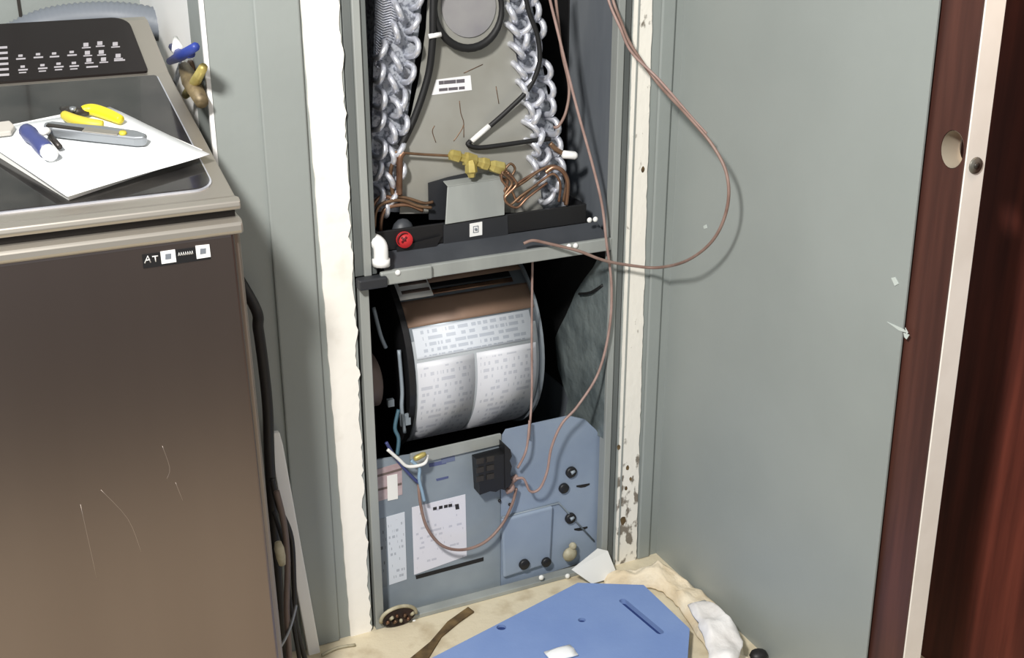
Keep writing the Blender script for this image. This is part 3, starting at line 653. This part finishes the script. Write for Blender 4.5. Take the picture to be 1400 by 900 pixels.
# --- control panel
YP = 2.030
cp = MB().prism(poly([(508, 630), (562, 622), (682, 595), (684, 690), (684, 806), (516, 848)], Y=YP), (0, .004, 0)).build('control_panel', M_galv, A, 'grey control panel at the bottom')
sp_ = MB().prism(poly([(685, 600), (692, 588), (778, 569), (800, 574), (815, 588), (826, 606), (826, 760), (685, 804)], Y=YP-.002), (0, .004, 0)).build('splice_panel', M_galv_b, A, 'blue-grey folded panel with round ports')
fold = MB()
fold.prism(poly([(560, 620), (684, 592), (684, 606), (560, 635)], Y=YP), (0, -.006, 0)).build('top_flange', M_flange, cp, 'pale top edge', bevel=.0015)
pk = MB().prism(poly([(684, 708), (754, 690), (750, 768), (686, 788)], Y=YP-.002), (0, -.010, 0)).build('pocket', M_galv_b, sp_, 'raised pocket', bevel=.006, seg=3)
MB().tube(poly([(686, 708), (764, 688), (812, 740)], Y=YP-.004), .0022, 5).build('crease', M_galv, sp_)
ML1 = print_mat('panel_label_a', (222, 222, 230), (196, 197, 208), 14, 9, dens=.6, mar=.06, fill=.45, seed=8)
ML2 = print_mat('panel_label_b', (208, 214, 222), (170, 176, 186), 12, 8, dens=.6, mar=.08, fill=.45, seed=11)
quad(MB(), [(563, 694), (636, 676), (638, 760), (566, 786)], .001, Y=YP).build('label_sheet', ML1, cp, 'large white label')
hd = MB()
for xx in (592, 600, 607, 613): hd.prism(poly([(xx, 694-(xx-592)*.2), (xx+5, 693-(xx-592)*.2), (xx+5, 697-(xx-592)*.2), (xx, 698-(xx-592)*.2)], Y=YP-.001), (0, -.0005, 0))
hd.prism(poly([(622, 690), (627, 689), (628, 696), (623, 697)], Y=YP-.001), (0, -.0005, 0)).build('label_heading', M_toold, cp)['kind'] = 'stuff'
quad(MB(), [(528, 707), (553, 700), (556, 792), (532, 800)], .001, Y=YP).build('label_sheet', ML2, cp, 'narrow pale label')
quad(MB(), [(508, 712), (528, 708), (529, 802), (512, 806)], .0008, Y=YP).build('label_sheet', print_mat('panel_label_c', (128, 136, 142), (70, 74, 80), 9, 6, dens=.62, mar=.08, fill=.4, seed=4), cp, 'grey printed label')
MR = mat('faded_pink_label', (168, 146, 148), .6, col2=(190, 176, 178), scale=30)
quad(MB(), [(508, 644), (549, 632), (550, 676), (508, 688)], .001, Y=YP).build('label_sheet', MR, cp, 'faded pinkish warning label')
for (ya, yb) in ((652, 640), (671, 660)): quad(MB(), [(508, ya), (549, yb), (549, yb+3), (508, ya+3)], .0005, Y=YP-.001).build('label_line', M_motor, cp)
quad(MB(), [(529, 651), (543, 648), (544, 682), (530, 685)], .0006, Y=YP-.001).build('label_patch', M_card, cp, 'pale patch')
MN = mat('blue_print', (84, 92, 132), .6)
quad(MB(), [(602, 622), (621, 617), (622, 630), (604, 634)], .0008, Y=YP).build('label_sheet', mat('grey_blue_label', (104, 114, 142), .6), cp, 'small blue-grey mark')
for qd in ([(586, 634), (610, 629), (610, 634), (587, 639)], [(596, 655), (613, 651), (613, 654), (597, 658)]): quad(MB(), qd, .0006, Y=YP).build('print_line', MN, cp)
quad(MB(), [(568, 787), (661, 762), (661, 767), (569, 792)], .0008, Y=YP).build('slot', M_black, cp, 'long dark slot')
tb = MB().prism(poly([(645, 622), (683, 612), (684, 662), (676, 660), (670, 664), (662, 663), (648, 668)], Y=YP), (0, -.03, 0))
tb.prism(poly([(682, 600), (690, 607), (692, 616), (689, 622), (692, 630), (690, 640), (692, 652), (688, 658), (683, 660)], Y=YP-.004), (0, -.028, 0)).build('terminal_block', M_black, cp, 'black connector block')
for j in range(3):
    for i in range(2): quad(MB(), [(651+14*i, 628+12*j-3*i), (661+14*i, 626+12*j-3*i), (661+14*i, 633+12*j-3*i), (651+14*i, 635+12*j-3*i)], .002, Y=YP-.030).build('terminal', M_toold, cp)
for (x, y, r) in ((780, 645, .0125), (770, 667, .0115), (779, 708, .0125), (716, 771, .012), (746, 768, .011)):
    p = at(x, y, Y=YP-.002 if y < 720 else YP-.012); kb = MB().tube([p+Vector((0, .001, 0)), p+Vector((0, -.006, 0)), p+Vector((0, -.0075, 0))], [r, r, r*.8], 16).build('port_plug', M_black, sp_, 'round black plug')
    if (x, y) in ((780, 645), (779, 708)):
        MB().tube([p+Vector((-.003, -.0085, .001)), p+Vector((.006, -.0085, .004))], [.0045, .003], 8).build('plug_slot', M_galv, sp_)
for (x, y) in ((797, 663), (794, 722)): quad(MB(), [(x-9, y+1), (x+9, y-2), (x+9, y), (x+3, y+3), (x-3, y+4), (x-9, y+3)], .0008, Y=YP-.002).build('port_slot', M_black, sp_)
p = at(778, 757, Y=2.016); MB().lathe(p, p+Vector((0, -.012, 0)), [(0, .016), (.5, .017), (1, .010)], 14).build('cable_clamp', M_tan, sp_, 'tan cable clamp')
p = at(783, 747, Y=2.014); MB().ball(p, .009, 10).build('cable_clamp', M_tan, sp_)
for (x, y) in ((740, 790), (776, 788), (566, 851)):
    MB().ball(at(x, y, Y=1.994), .006, 10, (1, .8, 1)).build('screw', M_card, A)
gr = MB().tube([at(707, 652, Y=2.02), at(698, 660, Y=2.015), at(700, 668, Y=2.01), at(692, 672, Y=2.015)], [.007]*13, 8, sub=4)
gr.build('grommet', M_wire, A, 'pinkish wire bushing')
for (x, y) in ((698, 657), (683, 685), (697, 690)): MB().cyl(at(x, y, Y=2.028), at(x, y, Y=2.005 if y < 660 else 2.024), .0035, 10).build('hole', M_black, A)
# knockout with copper stubs at the bottom left
p = at(544, 844, Y=1.992)
ko = MB().prism([p+Vector((.037*cos(a), 0, .022*sin(a)+.003)) for a in [2*pi*k/24 for k in range(24)]], (0, -.004, 0)).build('knockout', mat('dark_rust', (52, 34, 26), .8, col2=(30, 22, 18), scale=40), A, 'rusty opening with pipe stubs')
MB().tube([p+Vector((.038*cos(a), -.004, .024*sin(a)+.003)) for a in [pi*k/14-.1 for k in range(16)]], .004, 7).build('knockout_rim', M_tan, A, 'pale rim')
for i in range(8):
    c = p+Vector((-.026+.0075*i, -.006, -.006+.010*(i % 2)+random.uniform(-.003, .003)))
    MB().tube([c, c+Vector((random.uniform(-.004, .004), -.006, .007))], .0035, 7).build('pipe_stub', (M_cop, M_tan, M_cop2)[i % 3], ko)

# ------------------------------------------------------------------ loose wires
def wire(name, pts, r, m, label): return cable(name, pts, r, m, label, 8, 8)
wire('thermostat_wire', [at(744, -40, Y=2.05), at(752, 0, Y=2.045), at(763, 45, Y=2.04), at(776, 98, Y=2.035), at(792, 160, Y=2.02), at(810, 225, Y=2.0), at(823, 280, Y=1.985), at(829, 330, Y=1.982), at(836, 390, Y=1.985), at(833, 450, Y=1.984), at(818, 510, Y=1.984), at(790, 555, Y=1.982), at(768, 580, Y=1.984), at(754, 612, Y=1.986), at(748, 645, Y=1.986), at(738, 668, Y=1.99), at(725, 672, Y=1.995), at(716, 655, Y=1.999), at(705, 655, Y=2.003)], .0028, M_wire, 'long mauve wire running down the right side of the open unit')
wire('thermostat_wire', [at(756, -40, Y=2.065), at(762, 20, Y=2.06), at(768, 70, Y=2.06), at(778, 118, Y=2.06), at(774, 152, Y=2.05), at(764, 172, Y=2.045), at(757, 174, Y=2.05)], .003, M_wire_d, 'shorter mauve wire hooking behind the right coil')
LW = root('low_voltage_wire', tuple(at(838, 0, Y=1.99)), 'brown two-strand wire looping out over the grey right wall', 'cable')
MB().tube([at(830, -40, Y=2.03), at(838, 0, Y=1.99), at(850, 32, Y=1.975), at(863, 62, Y=1.965), at(898, 112, Y=1.93), at(940, 158, X=1.205), at(975, 200, X=1.224), at(994, 240, X=1.232), at(994, 285, X=1.232), at(975, 328, X=1.232), at(940, 356, X=1.228), at(900, 366, Y=1.945), at(862, 363, Y=1.968), at(825, 356, Y=1.966), at(790, 343, Y=1.970), at(745, 332, Y=1.985), at(728, 329, Y=1.99), at(716, 333, Y=1.992)], .0030, 8, sub=8).build('strand', M_wire_d, LW)
MB().tube([at(826, -40, Y=2.03), at(832, 0, Y=1.99), at(848, 38, Y=1.97), at(864, 72, Y=1.96), at(902, 110, Y=1.92), at(945, 160, X=1.225), at(966, 183, X=1.245)], .0026, 8, sub=8).build('strand', M_wire, LW, 'paler strand')
wire('control_wire', [at(572, 660, Y=2.015), at(575, 690, Y=2.005), at(584, 722, Y=2.0), at(604, 746, Y=2.0), at(632, 752, Y=2.0), at(662, 742, Y=2.002), at(686, 718, Y=2.008), at(700, 690, Y=2.012), at(706, 668, Y=2.012)], .0032, M_wire_d, 'brown wire sagging across the white panel label')
wire('jumper_wire', [at(708, 640, Y=2.01), at(718, 620, Y=2.0), at(722, 600, Y=2.0), at(724, 575, Y=2.01)], .0026, M_wire, 'thin wire rising beside the black connector block')
bw = [('lead_wire', M_navy, 'navy lead in the wire bundle at the left of the panel', [(528, 605), (538, 622), (552, 640), (566, 655), (572, 660)], 2.010),
      ('lead_wire', M_card, 'pale lead in the wire bundle at the left of the panel', [(530, 615), (545, 628), (558, 638), (580, 634), (584, 622)], 2.002),
      ('lead_wire', mat('light_blue_wire', (140, 168, 190), .5), 'light blue lead dropping to the sagging brown wire', [(562, 630), (573, 640), (573, 655), (577, 672), (580, 685)], 2.006)]
for nme, m, lab, pts, Y in bw: wire(nme, [at(x, y, Y=Y) for x, y in pts], .0034, m, lab)
tag(MB().lathe(at(566, 628, Y=1.995), at(582, 620, Y=1.995), [(0, .004), (.2, .006), (.8, .0055), (1, .003)], 8).build('wire_nut', M_brass), 'small yellow wire nut at the left of the panel', 'wire nut')

# ------------------------------------------------------------------ floor: blue panel, rags
zb_ = .03
P = poly([(590, 900), (790, 797), (880, 800), (943, 860)], Z=zb_)
far = P[0]+(P[0]-P[1]).normalized()*.10
lo = at(938, 930, Z=zb_)
outline = [far, P[1], P[2], P[3], lo, Vector((lo.x-.04, 1.36, zb_)), Vector((far.x+.03, 1.36, zb_))]
s0, s1 = at(852, 822, Z=zb_), at(902, 864, Z=zb_)
sd = (s1-s0).normalized(); sn = Vector((-sd.y, sd.x, 0))
def pill(a, b, r): 
    d = (b-a).normalized(); n = Vector((-d.y, d.x, 0))
    return [b+(n*cos(t)+d*sin(t))*r for t in [pi*k/8 for k in range(9)]]+[a+(-n*cos(t)-d*sin(t))*r for t in [pi*k/8 for k in range(9)]]
slot = pill(s0, s1, .008)
BP = root('blue_panel', tuple(base_of(outline[:]))[:2]+(0,), 'blue foam panel with a dark hand slot lying on the floor', 'panel')
dots = [pill(at(x, y, Z=zb_), at(x+1, y, Z=zb_), r) for x, y, r in ((685, 858, .009), (795, 848, .007))]
MB().prism(outline, (0, 0, -.024), [slot]+dots).build('panel_board', M_blue, BP, bevel=0)
MB().prism([p+Vector((0, 0, -.012)) for p in pill(s0, s1, .0085)], (0, 0, -.004)).build('slot_floor', M_blue_d, BP, 'dark bottom of the hand slot')
for d in dots: MB().prism([p+Vector((0, 0, -.006)) for p in d], (0, 0, -.004)).build('dimple', M_blue_d, BP, 'dark dimple')
MB().prism([p+Vector((0, 0, -.0245)) for p in outline], (0, 0, -.0055)).build('panel_backing', M_pan, BP, 'dark underside')
p = at(767, 896, Z=zb_)
tag(MB().grid([[p+Vector((.014*(i-2)+.006*noise.noise((i, j, 1)), .009*(j-2)+.006*noise.noise((i, j, 2)), .004+.007*max(0, 1-((i-2)**2+(j-2)**2)/5)+.004*abs(noise.noise((i*.9, j*.9, 5))))) *1 for i in range(5)] for j in range(5)], (0, 0, -.003)).build('paper_scrap', M_paper), 'crumpled white scrap on the blue panel', 'scrap')
def rag(name, pts, wid, hts, m, label, seed):
    """crumpled cloth: a ridge along pts, wid half-widths, folded by noise"""
    P = spline([Vector((x, y, 0)) for x, y in pts], 6); n = len(P)
    W_ = [wid[min(int(i/(n-1)*(len(wid)-1)), len(wid)-2)]*(1-(i/(n-1)*(len(wid)-1)) % 1)+wid[min(int(i/(n-1)*(len(wid)-1))+1, len(wid)-1)]*((i/(n-1)*(len(wid)-1)) % 1) for i in range(n)]
    rows = []
    for i in range(n):
        d = (P[min(i+1, n-1)]-P[max(i-1, 0)]).normalized(); q = Vector((-d.y, d.x, 0)); r = []
        for k in range(17):
            s = -1+k/8; e = min(1, 3*(1-abs(s)))*min(1, 6*min(i, n-1-i)/(n-1)+.05)
            pt = P[i]+q*s*W_[i]*(1+.18*noise.noise((i*.5, s*2, seed)))
            z = .005+hts*e*(.45+.55*noise.noise((pt.x*16, pt.y*16, seed)))**1 if True else 0
            z = max(.004, z+.25*hts*e*noise.noise((pt.x*45, pt.y*45, seed+2)))
            r.append((pt.x, pt.y, z))
        rows.append(r)
    return tag(MB().grid(rows, (0, 0, -.0035)).build(name, m), label, 'rag')
f2 = lambda x, y: tuple(at(x, y, Z=.02))[:2]
rag('drop_cloth', [f2(826, 786), f2(868, 786), f2(912, 790), f2(944, 812), f2(975, 850), f2(1002, 895)], [.016, .020, .030, .036, .04, .03], .05, M_cloth, 'crumpled cream cloth along the wall corner behind the blue panel', 3)
rag('white_rag', [tuple(at(952, 822, Z=.05))[:2], tuple(at(978, 850, Z=.05))[:2], tuple(at(990, 880, Z=.05))[:2], tuple(at(985, 905, Z=.05))[:2]], [.02, .036, .036, .02], .03, M_wcloth, 'white rag bunched by the right wall beside the blue panel', 9).location.z += .042
tag(MB().ball(at(1037, 896, Z=.012), .016, 12, (1.2, 1, .7)).build('debris_lump', M_cable), 'small dark lump on the floor by the right wall', 'debris')
flap = MB().prism([at(781, 779, Y=1.96), at(817, 750, Y=1.985), at(830, 753, Y=1.985), at(844, 788, Y=1.955), at(808, 798, Y=1.945)], (0, -.003, .001))
tag(flap.build('card_flap', M_card), 'pale folded card leaning at the right foot of the unit', 'card')
tb = [at(x, y, Z=.001) for x, y in ((640, 832), (648, 838), (628, 852), (604, 872), (585, 903), (560, 903), (588, 880), (612, 852))]
tag(MB().prism(tb, (0, 0, .004)).build('torn_strip', M_torn), 'brown torn strip of flooring left of the blue panel', 'strip')
cable('caulk_line', [at(440, 896, Z=.004), at(462, 886, Z=.004), at(486, 882, Z=.004)], .003, M_tan, 'pale cord on the floor along the left wall', 6, 4)
for o in S.objects:
    if '_o' in o: del o['_o']
